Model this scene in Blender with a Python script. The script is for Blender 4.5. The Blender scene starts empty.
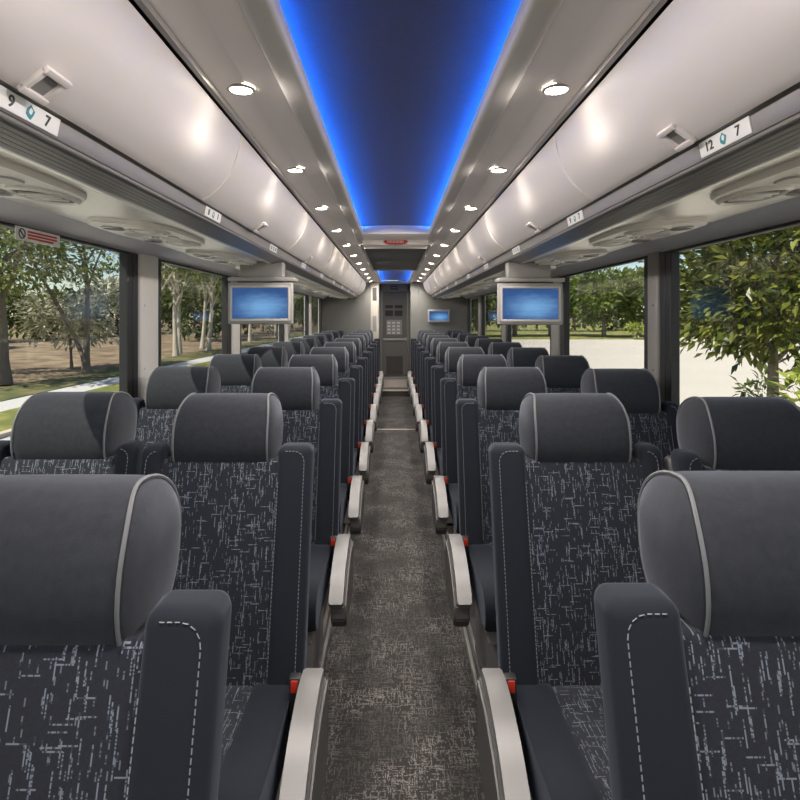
import bpy, bmesh, math, random
from mathutils import Vector, Matrix

random.seed(7)
SC = bpy.context.scene
COL = SC.collection
R = math.radians
CAMZ = 1.38          # eye height above the aisle floor
CX = 0.012           # centre line of the coach
ORD = ['first', 'second', 'third', 'fourth', 'fifth', 'sixth', 'seventh', 'eighth', 'ninth', 'tenth',
       'eleventh', 'twelfth', 'thirteenth', 'fourteenth']

# ------------------------------------------------------------------ materials
def newmat(name):
    m = bpy.data.materials.new(name); m.use_nodes = True
    nt = m.node_tree
    return m, nt, nt.nodes['Principled BSDF']

def mth(nt, op, a, b=None, c=None):
    n = nt.nodes.new('ShaderNodeMath'); n.operation = op
    for i, v in enumerate((a, b, c)):
        if v is None: continue
        if isinstance(v, (int, float)): n.inputs[i].default_value = v
        else: nt.links.new(v, n.inputs[i])
    return n.outputs[0]

def mixc(nt, fac, a, b):
    n = nt.nodes.new('ShaderNodeMix'); n.data_type = 'RGBA'
    if isinstance(fac, (int, float)): n.inputs[0].default_value = fac
    else: nt.links.new(fac, n.inputs[0])
    for i, v in ((6, a), (7, b)):
        if isinstance(v, tuple): n.inputs[i].default_value = (*v, 1)
        else: nt.links.new(v, n.inputs[i])
    return n.outputs[2]

def noise(nt, scale, detail=3, coord='Object', stretch=None):
    tc = nt.nodes.new('ShaderNodeTexCoord')
    n = nt.nodes.new('ShaderNodeTexNoise'); n.inputs['Scale'].default_value = scale
    n.inputs['Detail'].default_value = detail
    src = tc.outputs[coord]
    if stretch:
        mp = nt.nodes.new('ShaderNodeMapping'); mp.inputs['Scale'].default_value = stretch
        nt.links.new(src, mp.inputs[0]); src = mp.outputs[0]
    nt.links.new(src, n.inputs['Vector'])
    return n.outputs['Fac']

def mat(name, col, rough=0.5, metal=0.0, var=0.06, vscale=12, sheen=0.0, spec=0.5, bump=0.0, bscale=400, coat=0.0,
        sheen_tint=(1, 1, 1), stretch=None):
    m, nt, b = newmat(name)
    b.inputs['Roughness'].default_value = rough
    b.inputs['Metallic'].default_value = metal
    b.inputs['Specular IOR Level'].default_value = spec
    b.inputs['Coat Weight'].default_value = coat
    if sheen:
        b.inputs['Sheen Weight'].default_value = sheen
        b.inputs['Sheen Roughness'].default_value = 0.45
        b.inputs['Sheen Tint'].default_value = (*sheen_tint, 1)
    f = noise(nt, vscale, 4, stretch=stretch)
    c = mixc(nt, f, tuple(x * (1 - var) for x in col), tuple(min(1, x * (1 + var)) for x in col))
    nt.links.new(c, b.inputs['Base Color'])
    if bump:
        bp = nt.nodes.new('ShaderNodeBump'); bp.inputs['Strength'].default_value = bump
        bp.inputs['Distance'].default_value = 0.002
        nt.links.new(noise(nt, bscale, 2), bp.inputs['Height'])
        nt.links.new(bp.outputs[0], b.inputs['Normal'])
    return m

def emit(name, col, strength, base=(0.8, 0.8, 0.8)):
    m, nt, b = newmat(name)
    b.inputs['Base Color'].default_value = (*base, 1)
    b.inputs['Emission Color'].default_value = (*col, 1)
    b.inputs['Emission Strength'].default_value = strength
    return m

def white(nt, x, y):
    c = nt.nodes.new('ShaderNodeCombineXYZ')
    nt.links.new(x, c.inputs[0]); nt.links.new(y, c.inputs[1])
    w = nt.nodes.new('ShaderNodeTexWhiteNoise'); w.noise_dimensions = '2D'
    nt.links.new(c.outputs[0], w.inputs['Vector'])
    return w.outputs['Value']

def woven(name, base, dash, axes=('X', 'Z'), w=0.0026, vl=0.035, hl=0.03, vthr=0.88, hthr=0.94, keep=0.3,
          rough=0.9, patch=None, sheen=0.15, perobj=True):
    """dark cloth with fine broken lines woven along and across it"""
    m, nt, b = newmat(name)
    b.inputs['Roughness'].default_value = rough
    b.inputs['Sheen Weight'].default_value = sheen
    b.inputs['Specular IOR Level'].default_value = 0.25
    tc = nt.nodes.new('ShaderNodeTexCoord')
    sp = nt.nodes.new('ShaderNodeSeparateXYZ'); nt.links.new(tc.outputs['Object'], sp.inputs[0])
    x = sp.outputs[axes[0]]; y = sp.outputs[axes[1]]
    if perobj:
        oi = nt.nodes.new('ShaderNodeObjectInfo')
        off = mth(nt, 'MULTIPLY', oi.outputs['Random'], 7.0)
        x = mth(nt, 'ADD', x, off); y = mth(nt, 'ADD', y, off)
    x = mth(nt, 'ADD', x, 13.0); y = mth(nt, 'ADD', y, 17.0)
    ix = mth(nt, 'FLOOR', mth(nt, 'DIVIDE', x, w)); iy = mth(nt, 'FLOOR', mth(nt, 'DIVIDE', y, w))
    def lines(i, other, length, thr, wide=False):
        o = white(nt, i, mth(nt, 'MULTIPLY', i, 0.37))
        j = mth(nt, 'FLOOR', mth(nt, 'ADD', mth(nt, 'DIVIDE', other, length), mth(nt, 'MULTIPLY', o, 9.0)))
        return mth(nt, 'GREATER_THAN', white(nt, mth(nt, 'ADD', i, 0.5), mth(nt, 'ADD', j, 0.25)), thr)
    v = lines(ix, y, vl, vthr); h = lines(iy, x, hl, hthr)
    v2 = lines(mth(nt, 'ADD', ix, 991.0), y, vl * 0.35, vthr + 0.03)
    a = mth(nt, 'MAXIMUM', mth(nt, 'MAXIMUM', v, h), mth(nt, 'MULTIPLY', v2, 0.7))
    fine = mth(nt, 'GREATER_THAN', white(nt, ix, iy), keep)
    a = mth(nt, 'MULTIPLY', a, mth(nt, 'ADD', mth(nt, 'MULTIPLY', fine, 0.8), 0.2))
    if patch:
        p = noise(nt, patch, 2)
        mr = nt.nodes.new('ShaderNodeMapRange'); mr.inputs[1].default_value = 0.4; mr.inputs[2].default_value = 0.62
        mr.inputs[3].default_value = 0.25
        nt.links.new(p, mr.inputs[0]); a = mth(nt, 'MULTIPLY', a, mr.outputs[0])
    g = mixc(nt, white(nt, ix, iy), tuple(c * 0.75 for c in base), tuple(c * 1.25 for c in base))
    nt.links.new(mixc(nt, a, g, dash), b.inputs['Base Color'])
    return m

M = {}
M['fabric'] = woven('patterned_seat_cloth', (0.0070, 0.0085, 0.0148), (0.11, 0.125, 0.155), w=0.0019, vl=0.026, hl=0.024, vthr=0.915, hthr=0.965, keep=0.35)
M['fabric_flat'] = woven('patterned_cushion_cloth', (0.0070, 0.0085, 0.0148), (0.11, 0.125, 0.155), axes=('X', 'Y'), w=0.0019, vl=0.026, hl=0.024, vthr=0.915, hthr=0.965, keep=0.35)
M['plush'] = mat('charcoal_plush', (0.0165, 0.0185, 0.0235), 0.85, var=0.4, vscale=70, sheen=0.17, spec=0.2, bump=0.25, bscale=700,
                 sheen_tint=(0.8, 0.85, 1))
M['navy'] = mat('navy_plush', (0.0065, 0.0082, 0.0132), 0.85, var=0.15, vscale=22, sheen=0.12, spec=0.2, bump=0.2, bscale=700,
                sheen_tint=(0.7, 0.8, 1))
M['piping'] = mat('grey_piping', (0.095, 0.098, 0.106), 0.6)
M['stitch'] = mat('pale_thread', (0.16, 0.165, 0.185), 0.7)
M['shell'] = mat('dark_plastic_shell', (0.03, 0.03, 0.033), 0.45)
M['arm'] = mat('silver_grey_armrest', (0.155, 0.152, 0.150), 0.42, var=0.04, metal=0.1, stretch=(1, 0.2, 1))
M['arm_side'] = mat('dark_armrest_plastic', (0.07, 0.066, 0.064), 0.5)
M['pedestal'] = mat('grey_painted_steel', (0.20, 0.195, 0.19), 0.45)
M['red'] = mat('red_buckle_button', (0.38, 0.028, 0.014), 0.35)
M['black'] = mat('black_rubber', (0.012, 0.012, 0.013), 0.5)
M['carpet'] = woven('brown_grey_carpet', (0.019, 0.0175, 0.0165), (0.135, 0.125, 0.12), axes=('X', 'Y'), w=0.0032, vl=0.03, hl=0.028,
                    vthr=0.80, hthr=0.80, keep=0.4, patch=4.5, sheen=0.05, perobj=False)
M['carpet_plain'] = mat('dark_grey_floor_vinyl', (0.05, 0.047, 0.045), 0.6)
M['white_panel'] = mat('warm_white_panel', (0.90, 0.85, 0.81), 0.42, var=0.015, vscale=3)
M['bin'] = mat('warm_white_bin_door', (0.80, 0.75, 0.73), 0.45, var=0.012, vscale=3)
M['rim'] = mat('grey_ceiling_rim', (0.56, 0.535, 0.51), 0.4, var=0.03)
M['silver'] = mat('satin_silver_trim', (0.45, 0.43, 0.42), 0.28, metal=0.7, var=0.03)
M['rail'] = mat('grey_satin_rail', (0.17, 0.162, 0.156), 0.36, metal=0.4, var=0.03, stretch=(1, 0.05, 1))
M['rail_dark'] = mat('dark_grey_rail', (0.34, 0.32, 0.305), 0.38, metal=0.6, var=0.03)
M['under'] = mat('pale_ribbed_panel', (0.86, 0.83, 0.78), 0.30, var=0.02, metal=0.6)
M['upper_wall'] = mat('grey_wall_panel', (0.62, 0.61, 0.64), 0.55, var=0.04)
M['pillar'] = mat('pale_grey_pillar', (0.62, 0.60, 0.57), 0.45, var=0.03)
M['pillar_shaded'] = mat('shaded_grey_pillar', (0.22, 0.21, 0.20), 0.45, var=0.03)  # right-hand pillar covers: their shade is put into this darker colour
M['psu'] = mat('ivory_service_plastic', (0.80, 0.77, 0.71), 0.38, var=0.02)
M['grey'] = mat('mid_grey_plastic', (0.24, 0.235, 0.23), 0.45)
M['dark'] = mat('dark_grey_plastic', (0.045, 0.044, 0.043), 0.5)
M['bulkhead'] = mat('grey_bulkhead_panel', (0.17, 0.17, 0.158), 0.5, var=0.04)
M['beige'] = mat('beige_laminate', (0.46, 0.42, 0.37), 0.45, var=0.04)
M['door'] = mat('grey_door_laminate', (0.115, 0.11, 0.104), 0.45, var=0.05)
M['navy_ceiling'] = mat('navy_ceiling_cloth', (0.055, 0.062, 0.088), 0.9, var=0.12, vscale=40, bump=0.5, bscale=160, sheen=0.1)
M['hatch'] = mat('charcoal_hatch_cloth', (0.055, 0.055, 0.058), 0.9, var=0.1, vscale=40)
M['led'] = emit('blue_led_strip', (0.012, 0.16, 1.0), 110)
M['lamp'] = emit('downlight_lens', (1.0, 0.90, 0.76), 30)
M['plate'] = mat('white_plate', (0.80, 0.80, 0.79), 0.4, var=0.01)
M['ink'] = mat('black_ink', (0.02, 0.02, 0.022), 0.5)
M['teal'] = mat('teal_mark', (0.02, 0.26, 0.33), 0.5)
M['redink'] = mat('red_ink', (0.55, 0.03, 0.03), 0.5)
M['bezel'] = mat('grey_monitor_bezel', (0.32, 0.31, 0.30), 0.42)
M['bark'] = mat('grey_brown_bark', (0.16, 0.125, 0.095), 0.9, var=0.5, vscale=6, stretch=(1, 1, 0.25))
M['bark_pale'] = mat('pale_bark', (0.42, 0.37, 0.30), 0.9, var=0.4, vscale=5, stretch=(1, 1, 0.3))
M['asphalt'] = mat('pale_concrete', (0.50, 0.46, 0.405), 0.9, var=0.08, vscale=0.25)
M['road'] = mat('grey_road', (0.42, 0.41, 0.39), 0.9, var=0.1, vscale=0.8)
M['kerb'] = mat('kerb_stone', (0.48, 0.42, 0.34), 0.9)
M['path'] = mat('pale_footpath', (0.46, 0.45, 0.44), 0.9, var=0.08, vscale=1)

def grassmat(name, a, b_, scale):
    m, nt, b = newmat(name); b.inputs['Roughness'].default_value = 1
    f = noise(nt, scale, 8)
    mr = nt.nodes.new('ShaderNodeMapRange'); mr.inputs[1].default_value = 0.38; mr.inputs[2].default_value = 0.62
    nt.links.new(f, mr.inputs[0])
    nt.links.new(mixc(nt, mr.outputs[0], a, b_), b.inputs['Base Color'])
    return m
M['grass'] = grassmat('grass', (0.12, 0.135, 0.028), (0.27, 0.25, 0.06), 1.2)
M['shade_grass'] = grassmat('shaded_worn_grass', (0.05, 0.07, 0.015), (0.16, 0.13, 0.05), 1.0)  # grass worn to dirt, with shade over the strip mixed into its darker colour
M['dirt'] = grassmat('dry_dirt', (0.11, 0.072, 0.042), (0.25, 0.185, 0.115), 0.7)

def leafmat(name, col, col2, rough=0.45, trans=0.35):
    m, nt, b = newmat(name)
    b.inputs['Roughness'].default_value = rough
    geo = nt.nodes.new('ShaderNodeNewGeometry')
    c = mixc(nt, geo.outputs['Random Per Island'], col, col2)
    nt.links.new(c, b.inputs['Base Color'])
    tr = nt.nodes.new('ShaderNodeBsdfTranslucent'); nt.links.new(c, tr.inputs[0])
    mx = nt.nodes.new('ShaderNodeMixShader'); mx.inputs[0].default_value = trans
    nt.links.new(b.outputs[0], mx.inputs[1]); nt.links.new(tr.outputs[0], mx.inputs[2])
    nt.links.new(mx.outputs[0], nt.nodes['Material Output'].inputs[0])
    return m
M['leaf_glossy'] = leafmat('glossy_green_leaf', (0.025, 0.05, 0.007), (0.23, 0.245, 0.045), 0.32)
M['leaf_far'] = leafmat('mid_green_leaf', (0.05, 0.09, 0.014), (0.21, 0.26, 0.05), 0.6)
M['leaf_dark'] = leafmat('dark_green_leaf', (0.035, 0.06, 0.014), (0.12, 0.15, 0.035), 0.55)
M['leaf_olive'] = leafmat('olive_leaf', (0.06, 0.10, 0.02), (0.28, 0.31, 0.08), 0.5)
M['leaf_pale'] = leafmat('silvery_leaf', (0.16, 0.17, 0.08), (0.80, 0.77, 0.62), 0.4)
M['leaf_lime'] = leafmat('lime_green_leaf', (0.16, 0.21, 0.02), (0.42, 0.46, 0.09), 0.4)

def glassmat():
    m, nt, b = newmat('tinted_window_glass'); nt.nodes.remove(b)
    t = nt.nodes.new('ShaderNodeBsdfTransparent'); t.inputs[0].default_value = (0.92, 0.925, 0.90, 1)
    g = nt.nodes.new('ShaderNodeBsdfGlossy'); g.inputs['Roughness'].default_value = 0.01
    lw = nt.nodes.new('ShaderNodeLayerWeight'); lw.inputs[0].default_value = 0.5      # facing: 0 head-on, 1 grazing
    fac = mth(nt, 'ADD', mth(nt, 'MULTIPLY', mth(nt, 'POWER', lw.outputs['Facing'], 5.0), 0.6), 0.03)
    mx = nt.nodes.new('ShaderNodeMixShader')
    nt.links.new(fac, mx.inputs[0]); nt.links.new(t.outputs[0], mx.inputs[1]); nt.links.new(g.outputs[0], mx.inputs[2])
    nt.links.new(mx.outputs[0], nt.nodes['Material Output'].inputs[0])
    return m
M['glass'] = glassmat()

def screenmat():
    m, nt, b = newmat('blue_screen_picture')
    b.inputs['Base Color'].default_value = (0.01, 0.01, 0.012, 1); b.inputs['Roughness'].default_value = 0.25
    tc = nt.nodes.new('ShaderNodeTexCoord'); sp = nt.nodes.new('ShaderNodeSeparateXYZ')
    nt.links.new(tc.outputs['Generated'], sp.inputs[0])
    dx = mth(nt, 'MULTIPLY', mth(nt, 'SUBTRACT', sp.outputs['X'], 0.55), 0.9)
    dz = mth(nt, 'SUBTRACT', sp.outputs['Z'], 0.38)
    d = mth(nt, 'SQRT', mth(nt, 'ADD', mth(nt, 'MULTIPLY', dx, dx), mth(nt, 'MULTIPLY', dz, dz)))
    d = mth(nt, 'ADD', d, mth(nt, 'MULTIPLY', mth(nt, 'SUBTRACT', noise(nt, 4, 2, 'Generated', (1, 1, 2.5)), 0.5), 0.25))
    mr = nt.nodes.new('ShaderNodeMapRange'); mr.inputs[1].default_value = 0.0; mr.inputs[2].default_value = 0.6
    mr.interpolation_type = 'SMOOTHSTEP'
    nt.links.new(d, mr.inputs[0])
    c = mixc(nt, mr.outputs[0], (0.16, 0.38, 0.70), (0.016, 0.075, 0.25))
    nt.links.new(c, b.inputs['Emission Color']); b.inputs['Emission Strength'].default_value = 0.95
    return m
M['screen'] = screenmat()

# ------------------------------------------------------------------ mesh helpers
def link(name, me, m, parent=None, smooth=False):
    o = bpy.data.objects.new(name, me); COL.objects.link(o)
    if m is not None:
        for k in (m if isinstance(m, (list, tuple)) else [m]): me.materials.append(k)
    if smooth:
        me.polygons.foreach_set('use_smooth', [True] * len(me.polygons))
        me.set_sharp_from_angle(angle=R(40))
    if parent: o.parent = parent
    return o

def obj(name, bm, m, parent=None, smooth=False, loc=None):
    bmesh.ops.recalc_face_normals(bm, faces=bm.faces)
    me = bpy.data.meshes.new(name); bm.to_mesh(me); bm.free()
    o = link(name, me, m, parent, smooth)
    if loc: o.location = loc
    return o

def tag(o, label=None, cat=None, group=None, kind=None):
    if label: o['label'] = label
    if cat: o['category'] = cat
    if group: o['group'] = group
    if kind: o['kind'] = kind
    return o

def thing(name, label, cat, loc=(0, 0, 0), rotz=0, group=None):
    o = bpy.data.objects.new(name, None); COL.objects.link(o); o.empty_display_size = 0.1
    o.location = loc; o.rotation_euler = (0, 0, rotz)
    return tag(o, label, cat, group)

def struct(name, bm, m, parent=None, smooth=False):
    o = obj(name, bm, m, parent, smooth)
    if not parent: o['kind'] = 'structure'
    return o

def dup(root, loc, label=None):
    r = root.copy(); COL.objects.link(r); r.location = loc
    if label: r['label'] = label
    for ch in list(root.children):
        c = ch.copy(); COL.objects.link(c); c.parent = r
        for g in list(ch.children):
            d = g.copy(); COL.objects.link(d); d.parent = c
    return r

def box(bm, x0, x1, y0, y1, z0, z1, bev=0.0, seg=3, f=None, mi=0):
    r = bmesh.ops.create_cube(bm, size=1.0)
    vs = r['verts']
    for v in vs:
        v.co = Vector(((x0 + x1) / 2 + v.co.x * (x1 - x0), (y0 + y1) / 2 + v.co.y * (y1 - y0), (z0 + z1) / 2 + v.co.z * (z1 - z0)))
    fs = set(q for v in vs for q in v.link_faces)
    if bev:
        es = list(set(e for v in vs for e in v.link_edges))
        g = bmesh.ops.bevel(bm, geom=es + list(vs), offset=bev, segments=seg, affect='EDGES', profile=0.5)
        vs = list(set(list(g['verts']) + [v for v in vs if v.is_valid]))
        fs = set(q for v in vs for q in v.link_faces)
    for q in fs: q.material_index = mi
    if f:
        for v in set(v for q in fs for v in q.verts): v.co = Vector(f(v.co))
    return bm

def B(*a, **k):
    bm = bmesh.new(); box(bm, *a, **k); return bm

def tube(bm, pts, r, n=8, closed=False, caps=True):
    pts = [Vector(p) for p in pts]; N = len(pts); rings = []
    up = None
    for i, p in enumerate(pts):
        if closed: t = pts[(i + 1) % N] - pts[i - 1]
        else: t = pts[min(i + 1, N - 1)] - pts[max(i - 1, 0)]
        t.normalize()
        if up is None:
            up = Vector((0, 0, 1)) if abs(t.z) < 0.9 else Vector((1, 0, 0))
        u = (up - t * up.dot(t)).normalized(); up = u; w = t.cross(u)
        rr = r[i] if isinstance(r, (list, tuple)) else r
        rings.append([bm.verts.new(p + (u * math.cos(2 * math.pi * k / n) + w * math.sin(2 * math.pi * k / n)) * rr) for k in range(n)])
    for i in range(N if closed else N - 1):
        a, b = rings[i], rings[(i + 1) % N]
        for k in range(n):
            bm.faces.new((a[k], a[(k + 1) % n], b[(k + 1) % n], b[k]))
    if caps and not closed:
        bm.faces.new(rings[0][::-1]); bm.faces.new(rings[-1])
    return bm

def sweep(pts, s, y0, y1, cx=CX, ny=1, bm=None):
    """closed (X, H) profile, H measured from the eye, mirrored by s and run along the coach"""
    bm = bm or bmesh.new(); rows = []
    for k in range(ny + 1):
        y = y0 + (y1 - y0) * k / ny
        rows.append([bm.verts.new((cx + s * X, y, CAMZ + H)) for X, H in pts])
    n = len(pts)
    for a, b in zip(rows, rows[1:]):
        for i in range(n): bm.faces.new((a[i], a[(i + 1) % n], b[(i + 1) % n], b[i]))
    bm.faces.new(rows[0]); bm.faces.new(rows[-1][::-1])
    return bm

def thick(pts, d):
    """turn an open (X, H) line into a closed strip of thickness d on its upper/outer side"""
    out = []
    for i, p in enumerate(pts):
        a = Vector(pts[max(i - 1, 0)]); b = Vector(pts[min(i + 1, len(pts) - 1)])
        t = (b - a).normalized(); n = Vector((-t.y, t.x))
        out.append((p[0] + n.x * d, p[1] + n.y * d))
    return list(pts) + out[::-1]

def smoothline(pts, n=6):
    res = []
    P = [Vector(p) for p in pts]
    for i in range(len(P) - 1):
        p0 = P[max(i - 1, 0)]; p1 = P[i]; p2 = P[i + 1]; p3 = P[min(i + 2, len(P) - 1)]
        for k in range(n):
            t = k / n
            res.append(0.5 * ((2 * p1) + (-p0 + p2) * t + (2 * p0 - 5 * p1 + 4 * p2 - p3) * t * t + (-p0 + 3 * p1 - 3 * p2 + p3) * t ** 3))
    res.append(P[-1])
    return [tuple(v) for v in res]

YB, YE = -2.4, 10.6       # coach runs from behind the camera to the washroom wall

# ------------------------------------------------------------------ seats
SL = 0.30                  # recline of the back
def shear(co):
    return (co.x, co.y + SL * (co.z - 0.45), co.z)

def headrest(s):
    bm = bmesh.new(); N = 40
    secs = [(-0.150, 0.0), (-0.1485, 0.35), (-0.144, 0.70), (-0.138, 0.88), (-0.131, 0.965), (-0.126, 0.985), (-0.10, 0.997), (-0.05, 1.0),
            (0.0, 1.0), (0.05, 1.0), (0.10, 0.997), (0.126, 0.985), (0.131, 0.965), (0.138, 0.88), (0.144, 0.70), (0.1485, 0.35), (0.150, 0.0)]
    def pt(x, sc, k):
        a = 2 * math.pi * k / N
        c, q = math.cos(a), math.sin(a)
        e = 0.86
        yy = math.copysign(abs(c) ** e, c); zz = math.copysign(abs(q) ** e, q)
        wy = 0.090 if yy < 0 else 0.118
        y = yy * wy * sc; z = zz * 0.113 * sc
        y += 0.012 * sc * (zz * zz * max(0.0, -c) ** 0.5)
        fx = 1 - 0.13 * max(0.0, zz * sc) ** 4 - 0.03 * max(0.0, -zz * sc) ** 4
        return Vector((x * fx, 0.255 + y + 0.15 * z, 1.036 + z))
    rings = []
    for x, sc in secs:
        if sc == 0: rings.append([bm.verts.new(pt(x, 0, 0))])
        else: rings.append([bm.verts.new(pt(x, sc, k)) for k in range(N)])
    for a, b in zip(rings, rings[1:]):
        for k in range(N):
            if len(a) == 1: bm.faces.new((a[0], b[(k + 1) % N], b[k]))
            elif len(b) == 1: bm.faces.new((a[k], a[(k + 1) % N], b[0]))
            else: bm.faces.new((a[k], a[(k + 1) % N], b[(k + 1) % N], b[k]))
    pp = []
    for sd in (-1, 1):
        b2 = bmesh.new()
        tube(b2, [pt(sd * 0.1315, 0.985, k) for k in range(N)], 0.0032, 6, closed=True)
        pp.append(b2)
    return bm, pp

def bolster(x0, x1):
    return B(x0, x1, 0.0, 0.075, 0.36, 1.014, bev=0.022, seg=6, f=shear)

def stitches(s, which, wide):
    bm = bmesh.new()
    path = []
    xo = s * (wide - 0.021); xi = s * 0.172
    z = 0.47
    while z < 0.974: path.append(Vector((xo, 0, z))); z += 0.0095
    for k in range(1, 5):
        a = k / 4 * math.pi / 2
        path.append(Vector((xo - s * 0.028 * (1 - math.cos(a)), 0, 0.974 + 0.028 * math.sin(a))))
    x = xo - s * 0.028
    while abs(x) > abs(xi): path.append(Vector((x, 0, 1.002))); x -= s * 0.0095
    z = 0.47
    p2 = []
    while z < 0.93: p2.append(Vector((s * 0.1665, 0.002, z))); z += 0.0095
    for P in ((path, p2)[which],):
        for a, b in zip(P, P[1:]):
            if (b - a).length > 0.03: continue
            c = a.lerp(b, 0.66)
            a2 = Vector(shear(a)) - Vector((0, 0.0003, 0)); c2 = Vector(shear(c)) - Vector((0, 0.0003, 0))
            tube(bm, [a2, c2], 0.0009, 4)
    return bm

def cushion_bm(x0, x1, rise, inset=0):
    prof = [(0.06, 0.43 + rise), (0.0, 0.448 + rise), (-0.10, 0.445 + rise), (-0.25, 0.452 + rise), (-0.36, 0.462 + rise), (-0.42, 0.455 + rise),
            (-0.455 + inset, 0.425 + rise), (-0.465 + inset, 0.385), (-0.45 + inset, 0.345), (-0.40, 0.335), (0.06, 0.335)]
    prof = smoothline(prof[:8], 4) + prof[8:]
    bm = bmesh.new()
    xs = [x0, x0 + 0.006, x0 + 0.018, x1 - 0.018, x1 - 0.006, x1]
    rows = []
    cy, cz = -0.2, 0.39
    for i, x in enumerate(xs):
        k = (0.93, 0.98, 1, 1, 0.98, 0.93)[i]
        rows.append([bm.verts.new((x, cy + (y - cy) * (1 - (1 - k) * 0.25), cz + (z - cz) * k)) for y, z in prof])
    n = len(prof)
    for a, b in zip(rows, rows[1:]):
        for i in range(n): bm.faces.new((a[i], a[(i + 1) % n], b[(i + 1) % n], b[i]))
    bm.faces.new(rows[0]); bm.faces.new(rows[-1][::-1])
    return bm

def armrest(s, x0, x1):
    top = smoothline([(0.0, 0.497), (-0.06, 0.508), (-0.14, 0.503), (-0.24, 0.475), (-0.32, 0.432), (-0.365, 0.392)], 4)
    bot = smoothline([(-0.352, 0.372), (-0.30, 0.405), (-0.22, 0.443), (-0.12, 0.468), (0.0, 0.466)], 4)
    loop = top + bot
    bm = bmesh.new(); rows = []
    for x in (x0, x1): rows.append([bm.verts.new((s * x, y, z)) for y, z in loop])
    n = len(loop)
    for i in range(n): bm.faces.new((rows[0][i], rows[0][(i + 1) % n], rows[1][(i + 1) % n], rows[1][i]))
    bm.faces.new(rows[0]); bm.faces.new(rows[1][::-1])
    es = [e for e in bm.edges if (e.verts[0].co.x - e.verts[1].co.x) == 0]
    bmesh.ops.bevel(bm, geom=es, offset=0.005, segments=2, affect='EDGES')
    return bm

def arm_panel(s, x0, x1):
    loop = [(0.005, 0.474), (-0.12, 0.474), (-0.22, 0.450), (-0.30, 0.412), (-0.35, 0.38), (-0.352, 0.33), (-0.32, 0.29), (-0.12, 0.27), (0.0, 0.30)]
    bm = bmesh.new(); rows = []
    for x in (x0, x1): rows.append([bm.verts.new((s * x, y, z)) for y, z in loop])
    n = len(loop)
    for i in range(n): bm.faces.new((rows[0][i], rows[0][(i + 1) % n], rows[1][(i + 1) % n], rows[1][i]))
    bm.faces.new(rows[0]); bm.faces.new(rows[1][::-1])
    bmesh.ops.bevel(bm, geom=list(bm.edges), offset=0.006, segments=2, affect='EDGES')
    return bm

def make_seat(s, aisle):
    """s = +1: aisle lies on the seat's +x side (left half of the coach)"""
    t = thing('coach_seat', '', 'seat', group='coach seats')
    h, pp = headrest(s)
    ho = obj('headrest', h, M['plush'], t, True)
    for b in pp: obj('piping', b, M['piping'], ho, True)
    obj('back_pad', B(-0.170, 0.170, 0.012, 0.10, 0.40, 0.975, bev=0.012, seg=3, f=shear), M['fabric'], t, True)
    for sd in (1, -1):
        b = wd = 0.258 if (aisle and sd == s) else 0.224
        b = obj('bolster', bolster(min(sd * 0.160, sd * wd), max(sd * 0.160, sd * wd)), M['navy'], t, True)
        obj('stitching', stitches(sd, 0, wd), M['stitch'], b); obj('stitching', stitches(sd, 1, wd), M['stitch'], b)
    obj('back_shell', B(-0.222, 0.222, 0.085, 0.125, 0.33, 0.985, bev=0.018, seg=3, f=shear), M['shell'], t, True)
    obj('cushion', cushion_bm(-0.135, 0.135, 0.0, 0.0), M['fabric_flat'], t, True)
    for sd in (1, -1):
        obj('cushion_side', cushion_bm(min(sd * 0.133, sd * 0.232), max(sd * 0.133, sd * 0.232), 0.006), M['navy'], t, True)
    obj('seat_frame', B(-0.21, 0.21, -0.40, 0.10, 0.27, 0.345, bev=0.01), M['pedestal'], t, True)
    # belt buckle in the crease
    bx = 0.246 if aisle else 0.12
    bk = bmesh.new()
    if aisle:
        box(bk, s * bx - 0.014, s * bx + 0.014, -0.052, -0.024, 0.40, 0.502, bev=0.004, seg=2)
        bo = obj('belt_buckle', bk, M['black'], t, True)
        obj('release_button', B(s * bx - 0.009, s * bx + 0.009, -0.055, -0.034, 0.468, 0.498, bev=0.002, seg=2), M['red'], bo, True)
        a = obj('armrest', armrest(s, 0.262, 0.312), M['arm'], t, True)
        obj('armrest_panel', arm_panel(s, 0.268, 0.322), M['arm_side'], t, True)
        obj('pedestal', B(min(s * 0.05, s * 0.20), max(s * 0.05, s * 0.20), -0.26, 0.02, 0.012, 0.29, bev=0.012), M['pedestal'], t, True)
    else:
        obj('pedestal', B(-0.05, 0.05, -0.26, 0.02, 0.012, 0.29, bev=0.012), M['pedestal'], t, True)
    return t

PITCH = 0.86
ROWS = 11
def crease(n): return (0.57, 1.455)[n - 1] if n < 3 else 0.63 + PITCH * (n - 1)
SEATX = {('left', 1): -0.487, ('left', 0): -0.957, ('right', 1): 0.530, ('right', 0): 0.985}
for side, s in (('left', 1), ('right', -1)):
    for aisle in (1, 0):
        proto = make_seat(s, aisle)
        first = 1 if aisle else 2
        for n in range(first, ROWS + 1):
            loc = (SEATX[side, aisle] + (0.014 if (side, n) == ('left', 1) else 0), crease(n) - (0.02 if (side, n) == ('left', 1) else 0) + ({('right', 0): -0.08, ('left', 0): 0.03}.get((side, aisle), 0)), 0)
            if aisle:
                lab = 'navy coach seat with armrest on the %s side of the aisle, %s from camera' % (side, ORD[n - 1])
                if n == 1: lab = 'large navy coach seat cropped by the frame in the %s foreground' % side
            else:
                lab = 'navy coach seat against the %s windows, %s from the camera' % (side, ORD[n - 2])
            if n == first: proto.location = loc; proto['label'] = lab
            else: dup(proto, loc, lab)

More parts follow.
